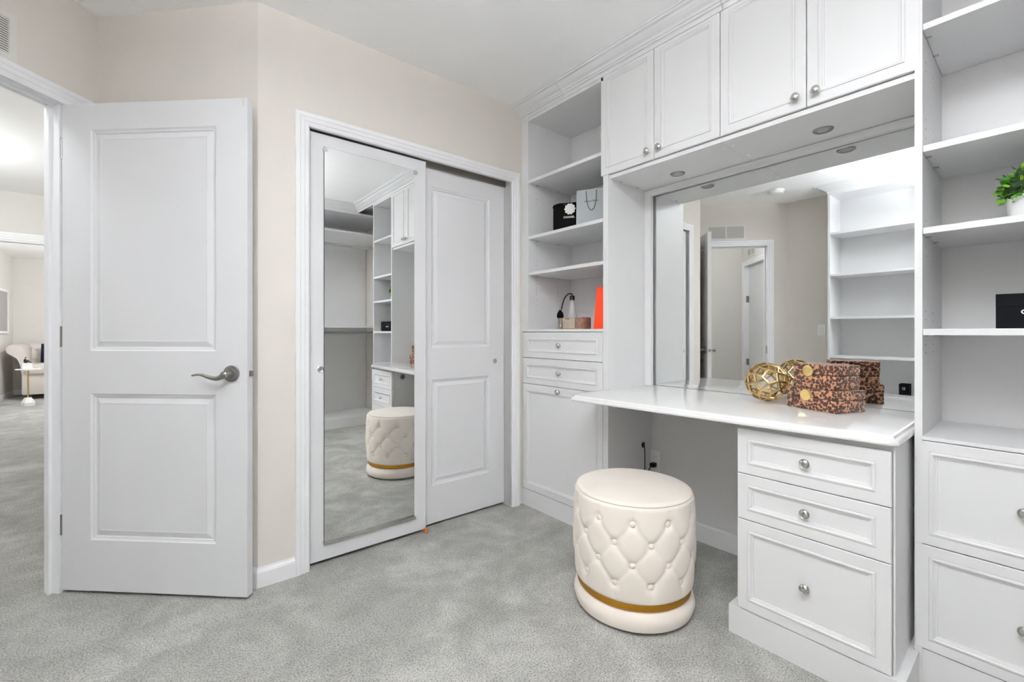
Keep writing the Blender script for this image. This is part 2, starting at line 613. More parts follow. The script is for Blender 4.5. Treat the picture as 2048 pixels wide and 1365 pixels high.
# closet doors
def finger_pull(parent, M, x, y, z):
    T = M @ Matrix.Translation((x, y, z)) @ Matrix.Rotation(R(90), 4, 'X')
    o = MB().lathe([(.0, .0006), (.0085, .0007), (.0105, .0013), (.0125, .0026), (.0145, .0016), (.0148, -.001)], 28, T, close=False).build('finger_pull', 'nickel', parent, smooth=True)
    return o


p = FB @ Vector((.5, .025, 0))
d2 = root('door_2', (p.x, p.y, .016), AB, 'white sliding closet door carrying a tall frameless mirror', 'door', kind='structure')
MB().cbox(.2125, .803, .022, .047, .018, 2.003, .0015, FB).build('slab', 'door_white', d2)
pm = FB @ Vector((.505, .0185, 0))
FMi = frame((pm.x, pm.y, 0), R(0.0))
mir = MB().box(-.2305, .2285, -.0015, .0015, .104, 1.943, FMi).build('mirror', 'mirror_glass', d2)
MB().box(-.2325, .2305, .0016, .0030, .1025, 1.9450, FMi).build('mirror_backing', 'hole_dark', d2)
mir['label'] = 'tall frameless mirror screwed to the sliding door'
for x, z in ((.284, 1.930), (.736, 1.930)):
    T = FB @ Matrix.Translation((x - .004 if x < .5 else x + .004, .022, z)) @ Matrix.Rotation(R(90), 4, 'X')
    MB().lathe([(.0115, 0), (.0115, .006), (.009, .0085), (.0, .009)], 20, T).build('mirror_clip', 'lens_grey', d2, smooth=True)
MB().box(.268, .736, .006, .022, .094, .106, FB).build('mirror_channel', 'nickel', d2)
finger_pull(d2, FB, .2585, .022, .908)
MB().box(.790, .808, .006, .046, .001, .024, FB).build('door_guide', 'wood_chip', d2)['label'] = 'brown floor guide under the corner of the sliding door'
p = FB @ Vector((1.1, .07, 0))
d3 = root('door_3', (p.x, p.y, .012), AB, 'white two-panel sliding closet door set behind the mirrored one', 'door', kind='structure')

FB3 = FB @ Matrix.Translation((.780, .064, 0))
slab_door(d3, FB3, .590, .014, 1.998, .03, [(.080, .478, .224, .815), (.080, .478, .991, 1.892)])
finger_pull(d3, FB3, .518, 0, .902)
MB().box(OX0, OX1, .052, .06, 1.99, OZ, FB).build('track', 'nickel_dark', d3)


# ------------------------------------------------------------ cabinets
FA = lambda yl, X, z: frame((X, yl, z), R(-90))       # cabinet fronts: x towards the camera side, y into the cabinet
FP = lambda fr, t=.019: [(0, t), (0, .0018), (.0018, 0), (fr, 0), (fr + .0008, .0016), (fr + .003, .0016), (fr + .0035, -.002), (fr + .008, -.003), (fr + .0115, -.0012), (fr + .012, .0012), (fr + .0145, .0012), (fr + .015, .0036), (fr + .019, .0040), (fr + .0195, .0068), (fr + .021, .007)]


def knob(parent, M, x, z, y=0.0, r=.0155):
    T = M @ Matrix.Translation((x, y, z)) @ Matrix.Rotation(R(90), 4, 'X')
    k = r / .0155
    pr = [(.0075, 0), (.0085, .002), (.006, .005), (.0055, .012), (.009, .014), (.0145, .0155), (.0155, .018), (.0152, .0215), (.0135, .023), (.0128, .0225), (.011, .0245), (.006, .0262), (0, .0267)]
    return MB().lathe([(a * k, b * k) for a, b in pr], 32, T).build('knob', 'nickel', parent, smooth=True, sharp=50)


def drawer(parent, name, yl, yr, z0, z1, X=XF, fr=.033, kn=True, kx=None, kz=None, depth=.3):
    g = .0015
    M = FA(yl - g, X, z0 + g)
    wd, h = yl - yr - 2 * g, z1 - z0 - 2 * g
    mb = MB().loops(wd, h, FP(fr), M)
    o = mb.build(name, 'cabinet_white', parent)
    if kn:
        kx = wd / 2 if kx is None else kx
        kz = h / 2 if kz is None else kz
        knob(o, M, kx, kz, .007 if (fr + .02 < kx < wd - fr - .02 and fr + .02 < kz < h - fr - .02) else 0)
    return o


def pins(parent, Y, sgn, xs, zs, name='peg_hole'):
    mb = MB()
    for x in xs:
        for z in zs:
            T = Matrix.Translation((x, Y, z)) @ Matrix.Rotation(R(90) * sgn, 4, 'X')
            mb.lathe([(.0022, 0), (.0022, .0004)], 8, T)
    o = mb.build('peg_holes', 'hole_dark', parent)
    o['kind'] = 'stuff'
    return o


def supports(parent, Y, sgn, xs, z):
    for x in xs:
        MB().box(x - .004, x + .004, Y, Y - sgn * .014, z - .004, z - .0003).build('shelf_pin', 'nickel', parent)


XB = 2.222                               # back panels
# --- tall shelf cabinet beside the closet
YL0, YL1 = yb - .001, 1.479
tc_ = root('tall_cabinet', (XF, (YL0 + YL1) / 2, 0), 0, 'tall white shelf cabinet with two drawers and a tilt-out door beside the closet', 'cabinet')
MB().box(XF + .0, XF + .02, 2.062, YL0, 1.085, 2.405).box(XF + .02, XW - .002, 2.062, 2.080, 1.085, 2.405).build('side_panel', 'cabinet_white', tc_)
MB().box(XF + .002, XW - .002, 1.447, YL1, 0, 2.405).build('side_panel', 'cabinet_white', tc_)
MB().box(XB, XW - .002, YL1, 2.062, .0, 2.405).build('back_panel', 'cabinet_white', tc_)
MB().box(XF, XB, YL1, 2.062, 2.388, 2.405).build('top_panel', 'cabinet_white', tc_)
for z in (2.003, 1.655, 1.433):
    MB().cbox(XF + .001, XB - .002, YL1 + .001, 2.061, z, z + .019, .001).build('shelf', 'cabinet_white', tc_)
    supports(tc_, 2.062, 1, (XF + .07, XF + .26), z)
pins(tc_, 2.062, 1, (XF + .07, XF + .26), [1.22 + .032 * k for k in range(5)] + [1.33, 1.36, 1.38, 1.405, 1.50, 1.53, 1.60, 1.625, 1.69, 1.72, 1.89, 1.92, 1.955, 2.05, 2.08])
MB().cbox(XF + .001, XB, YL1, YL0, 1.083, 1.098, .001).build('shelf', 'cabinet_white', tc_)
MB().box(XF + .022, XB, YL1, YL0, .11, 1.083).build('carcass', 'cabinet_white', tc_)
drawer(tc_, 'drawer', YL0 - .006, YL1 + .001, .9224, 1.081)
drawer(tc_, 'drawer', YL0 - .006, YL1 + .001, .7614, .9224)
drawer(tc_, 'door', YL0 - .006, YL1 + .001, .105, .7614, kz=.63)
MB().box(XF + .003, XB, YL1 - .03, YL0, 0, .103).build('plinth', 'cabinet_white', tc_)

# --- two upper cabinets over the vanity
YU_ = [1.494, 1.1805, .8703, .5586, .2528]
for i, (a, m_, b, lab) in enumerate(((YU_[0], YU_[1], YU_[2], 'white wall cabinet with two panelled doors next to the tall shelf cabinet'),
                                     (YU_[2], YU_[3], YU_[4], 'white wall cabinet with two panelled doors next to the shelves with the plant'))):
    ya, yb_ = (1.4465, .8710) if i == 0 else (.8702, .2675)
    c = root('wall_cabinet', (XF, (ya + yb_) / 2, 1.87), 0, lab, 'cabinet', 'wall cabinets over the vanity')
    mb = MB().box(XF + .021, XW - .003, ya, ya - .018, 1.872, 2.404).box(XF + .021, XW - .003, yb_, yb_ + .018, 1.872, 2.404)
    mb.box(XF + .021, XW - .003, ya - .018, yb_ + .018, 2.386, 2.404).box(XW - .01, XW - .003, ya - .018, yb_ + .018, 1.89, 2.386)
    mb.build('carcass', 'cabinet_white', c)
    MB().box(XF + .012, XW - .003, ya, yb_, 1.870, 1.888).build('bottom_panel', 'cabinet_white', c)
    wd = a - m_ - .003
    drawer(c, 'door', a, m_, 1.890, 2.4245, kx=wd - .03, kz=.042)
    drawer(c, 'door', m_, b, 1.890, 2.4245, kx=.03, kz=.042)
    if i == 0:
        for x, y in ((1.93, 1.435), (2.08, 1.435)): MB().lathe([(.006, 0), (.006, .0015)], 12, Matrix.Translation((x, y, 1.8685))).build('screw_cap', 'lens_grey', c)
    for x in (1.90, 2.06):
        MB().box(x, x + .022, (yb_ + .012 if i == 0 else ya - .022), (yb_ + .022 if i == 0 else ya - .012), 1.8685, 1.870).build('connector_cap', 'plastic_white', c)

# --- recessed lights under the wall cabinets
for (x, y, lab) in ((2.046, 1.181, 'round nickel recessed light under the wall cabinet nearest the closet'), (2.04, .564, 'round nickel recessed light under the wall cabinet nearest the plant shelves')):
    c = root('recessed_light', (x, y, 1.8645), 0, lab, 'light', 'recessed lights over the vanity')
    MB().lathe([(.020, .0050), (.022, .0015), (.030, .0), (.034, .002), (.035, .0055)], 40, Matrix.Translation((x, y, 1.8645)), close=False).build('bezel', 'nickel_dark', c, smooth=True)
    MB().lathe([(.0205, .002), (.0205, .0045)], 32, Matrix.Translation((x, y, 1.8645))).build('lens', 'lens_grey', c)

# --- right shelf cabinet
YR0, YR1 = .249, -.168
rc = root('tall_cabinet', (XF, (YR0 + YR1) / 2, 0), 0, 'tall white shelf cabinet with two deep drawers holding the green plant', 'cabinet')
MB().box(XF + .001, XW - .002, YR0, .267, .0, 2.405).build('side_panel', 'cabinet_white', rc)
MB().box(XF + .001, XW - .002, YR1 - .018, YR1, .0, 2.405).build('side_panel', 'cabinet_white', rc)
MB().box(XB, XW - .002, YR1, YR0, .0, 2.405).build('back_panel', 'cabinet_white', rc)
MB().box(XF, XB, YR1, YR0, 2.388, 2.405).build('top_panel', 'cabinet_white', rc)
for z in (2.005, 1.632, 1.381, 1.071):
    MB().cbox(XF + .002, XB - .002, YR1 + .001, YR0 - .001, z, z + .0195, .001).build('shelf', 'cabinet_white', rc)
    supports(rc, YR0, 1, (XF + .06, XF + .20), z)
pins(rc, YR0, 1, (XF + .06, XF + .20), [1.93, 1.90, 1.69, 1.72, 1.75, 1.43, 1.32, 1.35, 1.12, 1.145, 1.015, 1.04])
MB().cbox(XF - .0, XB, YR1, YR0 + .0, .7505, .762, .001).build('shelf', 'cabinet_white', rc)
MB().box(XF + .022, XB, YR1, YR0, .11, .7505).build('carcass', 'cabinet_white', rc)
drawer(rc, 'drawer', .2665, YR1 - .014, .432, .7495, fr=.030)
drawer(rc, 'drawer', .2665, YR1 - .014, .112, .432, fr=.030)
MB().box(XF + .004, XB, YR1 - .018, .2565, 0, .110).build('plinth', 'cabinet_white', rc)

# --- desk drawer cabinet
KX, KY0, KY1 = 1.632, .7125, .285
FK = R(-90)
kc = root('desk_drawer_cabinet', (KX, (KY0 + KY1) / 2, 0), 0, 'white three-drawer pedestal under the vanity countertop', 'cabinet')
MB().box(KX + .021, 2.19, KY1 - .005, KY0 - .003, .1, .7565).build('carcass', 'cabinet_white', kc)
MB().box(KX + .014, KX + .021, KY1 - .005, KY1 - .001, .1, .7565).build('edge_strip', 'cabinet_white', kc)
drawer(kc, 'drawer', KY0, KY1, .5805, .7405, X=KX, fr=.033)
drawer(kc, 'drawer', KY0, KY1, .4197, .5805, X=KX, fr=.033)
drawer(kc, 'drawer', KY0, KY1, .101, .4197, X=KX, fr=.033)
MB().box(KX - .002, XF - .002, .2565, KY0 + .028, 0, .099).box(XF - .002, 2.19, .2685, KY0 + .028, 0, .099).build('plinth', 'cabinet_white', kc)
T = Matrix.Translation((KX + .10, KY0 - .003, .693)) @ Matrix.Rotation(R(-90), 4, 'X')
MB().lathe([(.022, 0), (.022, .004), (.018, .007), (.010, .007), (.009, .003), (0, .003)], 32, T).build('cable_grommet', 'nickel_dark', kc, smooth=True)

# --- vanity countertop
def offset_poly(P, ds):
    n = len(P)
    L = []
    for i in range(n):
        a, b = Vector(P[i]), Vector(P[(i + 1) % n])
        d = (b - a).normalized()
        nn = Vector((-d.y, d.x))
        L.append((a + nn * ds[i], d))
    o = []
    for i in range(n):
        (p0, d0), (p1, d1) = L[i - 1], L[i]
        k = d0.x * d1.y - d0.y * d1.x
        t_ = ((p1 - p0).x * d1.y - (p1 - p0).y * d1.x) / k
        o.append(tuple(p0 + d0 * t_))
    return o


CP = [(2.192, .2685), (2.192, 1.4455), (1.558, 1.4455), (1.543, 1.431), (1.617, .288), (1.632, .2685)]
prof = [(.006, .7575), (.001, .760), (0, .765), (.0015, .770), (.006, .7745), (.012, .7765), (.014, .7795), (.0165, .783), (.022, .785)]
v, f = [], []
for q, z in prof:
    v += [(x, y, z) for x, y in offset_poly(CP, [0, 0, q, q, q, q * .95])]
n = len(CP)
for k in range(len(prof) - 1):
    for i in range(n):
        j = (i + 1) % n
        f.append((k * n + i, k * n + j, k * n + n + j, k * n + n + i))
f += [tuple(reversed(range(n))), tuple((len(prof) - 1) * n + i for i in range(n))]
put(MB().add(v, f).build('countertop', 'counter_white', smooth=True, sharp=28), 'glossy white vanity countertop with a moulded front edge', 'countertop')
mb = MB().box(1.87, 1.90, 1.425, 1.4465, .69, .7565)
put(mb.build('support_cleat', 'cabinet_white'), 'small white cleat under the countertop on the side panel', 'cleat')

# --- knee space
put(MB().box(XB, XW - .002, KY0 - .01, 1.4465, 0, 1.868).box(XB, XW - .002, .268, KY0 - .01, .76, 1.868).build('back_panel', 'cabinet_white'), 'white back panel of the vanity knee space behind the stool', 'panel', kind='structure')
struct('baseboard_cabinet', MB().sweep([(0, 0), (.014, 0), (.014, .085), (.010, .092), (0, .092)], [(XB - .0005, 1.4465), (XB - .0005, KY0 + .03)]), 'trim_white', 'white baseboard at the back of the knee space', 'baseboard')

# --- vanity mirror
vm = root('vanity_mirror', (2.19, .85, .785), 0, 'wide vanity mirror in a plain white frame behind the countertop', 'mirror')
MT = frame((2.192, .85, 0), R(-.6))
MB().box(0, .003, -.575, .563, .7865, 1.846, MT).build('mirror_glass', 'mirror_glass', vm)
MB().box(2.158, 2.1835, 1.407, 1.4455, .7865, 1.868).box(2.1835, 2.22, 1.437, 1.4455, .7865, 1.868).build('frame_stile', 'cabinet_white', vm)
MB().box(2.158, 2.1835, .2685, 1.407, 1.838, 1.868).box(2.1835, 2.22, .2685, 1.437, 1.85, 1.868).build('frame_rail', 'cabinet_white', vm)

# --- outlet with plug and cord
ol = root('wall_outlet', (XB, 1.418, .358), 0, 'white duplex outlet low on the knee space panel', 'outlet')
MB().cbox(XB - .006, XB - .0003, 1.383, 1.453 - .0075, .30, .416, .002).build('cover_plate', 'plastic_white', ol)
for z in (.338, .378):
    c = MB().cbox(XB - .008, XB - .005, 1.4015, 1.4315, z - .013, z + .013, .004).build('socket', 'plastic_white', ol)
    MB().box(XB - .0083, XB - .0079, 1.408, 1.410, z - .003, z + .006).box(XB - .0083, XB - .0079, 1.422, 1.424, z - .003, z + .006).build('slot', 'hole_dark', c)
pc = root('power_cord', (XB - .02, 1.41, .33), 0, 'black power cord plugged into the outlet and looping through the side panel', 'cord')
MB().cbox(XB - .040, XB - .0085, 1.402, 1.430, .325, .349, .005).build('plug', 'black_gloss', pc)
pts = bez((XB - .038, 1.414, .336), (XB - .075, 1.42, .325), (XB - .085, 1.425, .24), (XB - .085, 1.430, .31), 14) + bez((XB - .085, 1.430, .31), (XB - .085, 1.430, .37), (XB - .075, 1.432, .475), (2.146, 1.449, .458), 14)[1:]
MB().tube(pts, .0028, 8).build('cable', 'black_gloss', pc, smooth=True)
T = Matrix.Translation((2.146, 1.4466, .452)) @ Matrix.Rotation(R(90), 4, 'X')
put(MB().lathe([(.016, 0), (.016, .0012), (.012, .0014), (.011, .0006), (0, .0006)], 24, T).build('cord_hole', 'hole_dark'), 'dark cord hole in the white side panel above the outlet', 'hole')

# ------------------------------------------------------------ hall lamp and added out-of-view lights
def ceiling_lamp(x, y, zc, m, label, r=.14, drop=.10, m2=None):
    zb = zc - drop - 2 * r
    c = root('globe_lamp', (x, y, zb), 0, label, 'ceiling light')
    T = Matrix.Translation((x, y, zc))
    MB().lathe([(.06, -.0008), (.062, -.012), (.05, -.022), (.012, -.026), (.012, -drop + .004), (.03, -drop), (.03, -drop - .008)], 40, T).build('canopy', 'nickel', c, smooth=True)
    at_ = lambda k: (r * math.sin(R(k)), -drop - r - .004 + r * math.cos(R(k)))
    MB().lathe([at_(k) for k in range(12, 91, 6)], 48, T, close=False).build('globe_top', m, c, smooth=True)
    MB().lathe([at_(k) for k in range(90, 181, 6)], 48, T, close=False).build('globe_bowl', m2 or m, c, smooth=True)
    return c


lx, ly, lz = -.08, .03, 2.07                 # added bowl, out of view, throwing light up like a bounced flash
bl = root('added_uplight', (lx, ly, lz - .10), 0, 'added unseen bowl light imitating a flash bounced off the dressing room ceiling', 'ceiling light')
T = Matrix.Translation((lx, ly, lz))
MB().lathe([(.0, -.10), (.06, -.094), (.12, -.066), (.158, -.02), (.168, .012), (.163, .012), (.153, -.02), (.150, -.026)], 56, T, close=False).build('bowl', 'uplight_bowl', bl, smooth=True)
MB().lathe([(.148, -.022), (.08, -.016), (0, -.012)], 48, T, close=False).build('light_disc', 'uplight_fill', bl, smooth=True)
MB().lathe([(.05, ZC - lz - .0008), (.052, ZC - lz - .014), (.02, ZC - lz - .022), (.006, ZC - lz - .024), (.006, -.012)], 32, T).build('stem', 'nickel', bl, smooth=True)
ceiling_lamp(-1.36, 5.0, ZC, 'lamp_hall', 'lit opal globe lamp at the far end of the hall', .14)
ceiling_lamp(-.86, 2.49, ZC, 'lamp_hall', 'small added unseen globe light brightening the hall just inside the doorway', .09, .03)  # added to brighten the near end of the hall, out of view
ceiling_lamp(-.2, 8.8, 2.374, 'fill_far', 'added unseen globe light brightening the sitting room', .16)  # added light source for the sitting room, out of view

# ------------------------------------------------------------ hall and sitting room
FS = FD @ Matrix.Translation((-.127, 0, 0)) @ Matrix.Rotation(R(90), 4, 'Z')
HX0, HX1 = .83, 1.475
mb = MB().box(.087, HX0, 0, .1, 0, ZC, FS).box(HX1, 1.58, 0, .1, 0, ZC, FS).box(HX0, HX1, 0, .1, 2.025, ZC, FS)
struct('wall_hall_side', mb, 'wall_pale', 'beige hall wall holding the second white door', 'wall')
struct('wall_hall_far', MB().box(-.227, .65, 1.58, 1.68, 0, ZC, FD), 'wall_pale', 'plain beige hall wall seen through the doorway in the mirror', 'wall')
e1 = FD @ Vector((.65, 1.58, 0))
struct('wall_hall_left', MB().box(e1.x - .1, e1.x, e1.y - .02, 6.6, 0, ZC), 'wall_pale', 'beige wall along the left of the hall', 'wall')
struct('wall_hall_right', MB().box(-.12, -.02, 2.83, 6.6, 0, ZC), 'wall_pale', 'beige wall along the right of the hall', 'wall')
mb = MB().box(e1.x - .1, -1.5, 6.6, 6.7, 0, ZC).box(-.5, -.02, 6.6, 6.7, 0, ZC).box(-1.5, -.5, 6.6, 6.7, 2.0, ZC)
struct('wall_hall_end', mb, 'wall_pale', 'beige hall wall with the opening to the sitting room', 'wall')
mb = MB()
casing(mb, frame((0, 6.6, 0)), -1.5, -.5, 2.0, .075)
mb.box(-1.5, -.5, 6.599, 6.7, 1.985, 2.0)
struct('trim_7', mb, 'trim_white', 'white casing over the opening to the sitting room', 'casing')
mb = MB()
casing(mb, FS, HX0 + .012, HX1 - .012, 2.01, .06)
mb.box(HX0, HX0 + .012, -.001, .1, 0, 2.01, FS).box(HX1 - .012, HX1, -.001, .1, 0, 2.01, FS).box(HX0, HX1, -.001, .1, 2.01, 2.025, FS)
struct('trim_8', mb, 'trim_white', 'white casing of the second hall door', 'casing')
p = FS @ Vector((HX1 - .014, .06, 0))
d4 = root('door_4', (p.x, p.y, .012), 0, 'second white hall door with steel hinges seen in the vanity mirror', 'door', kind='structure')
MB().cbox(HX0 + .014, HX1 - .016, .058, .093, .012, 2.004, .0015, FS).build('slab', 'door_white', d4)
for z in (.62, 1.50):
    MB().box(HX1 - .0135, HX1 - .0115, .022, .058, z, z + .09, FS).lathe([(.006, 0), (.006, .09)], 10, FS @ Matrix.Translation((HX1 - .018, .052, z))).build('hinge', 'nickel_dark', d4)

struct('ceiling_sitting_room', MB().box(-1.84, 1.1, 6.7, 11.5, 2.374, 2.474), 'ceiling_white', 'white ceiling of the bright sitting room', 'ceiling')
struct('wall_sitting_left', MB().box(-1.84, -1.74, 6.7, 11.5, 0, 2.374), 'wall_pale', 'pale sitting room wall with the white framed picture', 'wall')
struct('wall_sitting_far', MB().box(-1.74, 1.0, 11.4, 11.5, 0, 2.374), 'wall_pale', 'beige sitting room wall behind the tufted sofa', 'wall')
struct('wall_sitting_right', MB().box(1.0, 1.1, 6.7, 11.4, 0, 2.374), 'wall_pale', 'beige side wall of the sitting room', 'wall')
struct('wall_sitting_near', MB().box(-.02, 1.0, 6.6, 6.7, 0, 2.374), 'wall_pale', 'beige wall between sitting room and closet', 'wall')
struct('baseboard_sitting', MB().sweep(bprof, [(-1.74, 8.0), (-1.74, 11.4), (1.0, 11.4)]), 'trim_white', 'white baseboard round the sitting room behind the sofa', 'baseboard')

# picture on the sitting room wall
pf = root('framed_picture', (-1.72, 10.6, 1.06), 0, 'grey picture in a white frame on the sitting room wall', 'picture')
MB().box(-1.7395, -1.715, 10.22, 10.96, 1.06, 1.10).box(-1.7395, -1.715, 10.22, 10.96, 1.73, 1.77).box(-1.7395, -1.715, 10.22, 10.26, 1.10, 1.73).box(-1.7395, -1.715, 10.92, 10.96, 1.10, 1.73).build('frame', 'trim_white', pf)
MB().box(-1.7395, -1.728, 10.26, 10.92, 1.10, 1.73).build('picture_sheet', 'art_grey', pf)

# sofa
sf = root('sofa', (-.5, 10.85, 0), 0, 'cream tufted sofa with rolled arms against the sitting room wall', 'sofa')
MB().cbox(-1.50, .50, 10.42, 11.30, .075, .42, .02).build('base', 'sofa_linen', sf, smooth=True)
MB().cbox(-1.46, .46, 10.36, 11.0, .40, .565, .05).build('seat_cushion', 'sofa_linen', sf, smooth=True)


def arm_prof(sx):
    pts = [(-1.50, .40), (-1.515, .55), (-1.55, .66), (-1.60, .705)]
    for k in range(9):
        a = R(-120 - k * 27)
        pts.append((-1.595 + .075 * math.cos(a), .80 + .082 * math.sin(a)))
    pts += [(-1.50, .84), (-1.465, .76), (-1.455, .66), (-1.45, .40)]
    return pts


def extrude_y(prof, y0, y1, mx=None):
    n = len(prof)
    q = [((mx - x) if mx is not None else x, z) for x, z in prof]
    v = [(x, y0, z) for x, z in q] + [(x, y1, z) for x, z in q]
    f = [tuple(range(n)), tuple(range(n, 2 * n))] + [(i, (i + 1) % n, n + (i + 1) % n, n + i) for i in range(n)]
    return v, f


for mx in (None, -1.0):
    v, f = extrude_y(arm_prof(0), 10.44, 11.28, mx)
    MB().add(v, f).build('arm', 'sofa_linen', sf, smooth=True, sharp=50)
# tufted back: grid with dents
v, f = [], []
nx, nz = 110, 26
bt = [(-1.42 + .16 * i + (.08 if r_ % 2 else 0), .60 + .085 * r_) for r_ in range(3) for i in range(12)]
for iz in range(nz + 1):
    for ix in range(nx + 1):
        x = -1.47 + 1.94 * ix / nx
        tz = iz / nz
        z = .50 + .36 * tz
        y = 10.98 + .10 * tz - .05 * math.sin(math.pi * tz)
        if tz > .85: y += (tz - .85) * .5
        for bx_, bz_ in bt:
            d2_ = (x - bx_) ** 2 + (z - bz_) ** 2
            if d2_ < .012: y += .035 * math.exp(-d2_ / .0016)
        v.append((x, y, z))
W = nx + 1
for iz in range(nz):
    for ix in range(nx): f.append((iz * W + ix, iz * W + ix + 1, iz * W + W + ix + 1, iz * W + W + ix))
mb = MB().add(v, f)
mb.box(-1.47, .47, 11.12, 11.30, .40, .86)
mb.tube([(-1.5, 11.19, .80), (.5, 11.19, .80)], .09, 20)
mb.build('backrest', 'sofa_linen', sf, smooth=True)
for bx_, bz_ in bt[:8] + bt[12:20] + bt[24:32]:
    tz = (bz_ - .5) / .36
    MB().lathe([(.014, 0), (.012, .006), (0, .009)], 12, Matrix.Translation((bx_, 10.98 + .10 * tz - .05 * math.sin(math.pi * tz) + .036, bz_)) @ Matrix.Rotation(R(90), 4, 'X')).build('button', 'sofa_linen', sf, smooth=True)
for x in (-1.42, .42):
    for y in (10.48, 11.22): MB().box(x - .035, x + .035, y - .035, y + .035, 0, .076).build('leg', 'dark_wood', sf)
# pillow
bm = bmesh.new()
bmesh.ops.create_cube(bm, size=1)
bmesh.ops.subdivide_edges(bm, edges=bm.edges[:], cuts=7, use_grid_fill=True)
for q in bm.verts:
    x, y, z = q.co * 2
    k = (1 - x ** 4 * .9) * (1 - z ** 4 * .9)
    q.co = Vector((x * .19, y * .075 * max(k, .06), z * .16))
pl = put(MB().bm(bm, Matrix.Translation((-1.15, 10.865, .729)) @ Matrix.Rotation(R(-14), 4, 'X')).build('throw_pillow', 'navy', smooth=True, sharp=80), 'navy blue throw pillow on the tufted sofa', 'pillow')

# side table with box and figurine
tx, ty = -1.312, 9.571
tb = root('side_table', (tx, ty, 0), 0, 'round white side table with brass pole and faceted stone base', 'side table')
MB().lathe([(.072, 0), (.075, .05), (.035, .12), (0, .12)], 6, Matrix.Translation((tx, ty, 0)) @ Matrix.Rotation(R(12), 4, 'Z')).build('base', 'marble_white', tb)
MB().lathe([(.010, .118), (.010, .527)], 20, Matrix.Translation((tx, ty, 0))).build('pole', 'gold', tb, smooth=True)
MB().lathe([(.122, .526), (.130, .530), (.130, .541), (.127, .544)], 48, Matrix.Translation((tx, ty, 0))).build('table_top', 'marble_white', tb, smooth=True)
put(MB().cbox(tx - .052, tx + .048, ty - .045, ty + .045, .5445, .625, .003).build('keepsake_box', 'marble_white'), 'small white box on the round side table', 'box')
fx = tx - .01
mb = MB().tube([(fx - .02, ty, .633), (fx - .022, ty, .660), (fx - .018, ty, .690)], [.012, .014, .010], 10)
mb.lathe([(0, -.010), (.007, -.007), (.010, 0), (.007, .007), (0, .010)], 10, Matrix.Translation((fx - .014, ty, .706)))
mb.tube([(fx - .018, ty - .008, .636), (fx + .016, ty - .008, .668), (fx + .034, ty - .008, .629)], [.009, .007, .005], 8)
mb.tube([(fx - .018, ty + .008, .634), (fx + .02, ty + .008, .650), (fx + .044, ty + .008, .630)], [.009, .007, .005], 8)
mb.tube([(fx - .018, ty - .012, .684), (fx + .004, ty - .012, .664), (fx + .018, ty - .006, .674)], [.006, .005, .004], 8)
put(mb.build('figurine', 'black_gloss', smooth=True), 'black seated figurine on the small white box', 'figurine')

# ------------------------------------------------------------ vent, switch, smoke detector
def vent(name, M, x0, x1, z0, z1, label, n=15):
    p_ = M @ Vector(((x0 + x1) / 2, 0, z0))
    c = root(name, tuple(p_), 0, label, 'air vent')
    b = .022
    mb = MB().box(x0, x1, -.008, 0, z0, z0 + b, M).box(x0, x1, -.008, 0, z1 - b, z1, M).box(x0, x0 + b, -.008, 0, z0 + b, z1 - b, M).box(x1 - b, x1, -.008, 0, z0 + b, z1 - b, M)
    xm = (x0 + x1) / 2
    mb.box(xm - .006, xm + .006, -.008, 0, z0 + b, z1 - b, M)
    mb.build('vent_frame', 'wall_pale', c)
    MB().box(x0 + b, x1 - b, -.0012, -.0004, z0 + b, z1 - b, M).build('backing', 'hole_dark', c)
    mb = MB()
    h = (z1 - z0 - 2 * b) / n
    for k in range(n):
        z = z0 + b + h * k
        mb.add([(x0 + b, -.0015, z + h * .98), (x1 - b, -.0015, z + h * .98), (x1 - b, -.0078, z + h * .75), (x0 + b, -.0078, z + h * .75), (x0 + b, -.0015, z + h * .50), (x1 - b, -.0015, z + h * .50), (x1 - b, -.0078, z + h * .12), (x0 + b, -.0078, z + h * .12)], [(0, 1, 2, 3), (7, 6, 5, 4), (3, 2, 6, 7), (0, 4, 5, 1)], M)
    o = mb.build('louvers', 'wall_pale', c)
    o['kind'] = 'stuff'


vent('air_vent', FD, .42, .838, 2.088, 2.262, 'white louvred air vent above the hall doorway')
vent('air_vent', FS, 1.10, 1.36, 2.11, 2.24, 'small louvred air vent above the second hall door', 10)
sw = root('light_switch', (XL, 1.56, 1.05), 0, 'white rocker light switch on the wall beside the open bookcase', 'switch')
MB().cbox(XL + .0004, XL + .006, 1.525, 1.597, 1.045, 1.160, .002).build('cover_plate', 'plastic_white', sw)
MB().cbox(XL + .0055, XL + .010, 1.544, 1.578, 1.070, 1.135, .0015).build('rocker', 'plastic_white', sw)
sd = root('smoke_detector', (-.55, 1.80, ZC - .04), 0, 'white round smoke detector on the ceiling near the bookcase', 'smoke detector')
T = Matrix.Translation((-.40, 1.78, ZC))
sd.location = (-.40, 1.78, ZC - .04)
WM[sd] = Matrix.Translation(sd.location)
MB().lathe([(.075, -.0005), (.077, -.012), (.072, -.02)], 40, T).build('mount', 'plastic_white', sd, smooth=True)
MB().lathe([(.068, -.0205), (.066, -.032), (.05, -.040), (0, -.042)], 40, T).build('cover', 'plastic_white', sd, smooth=True)

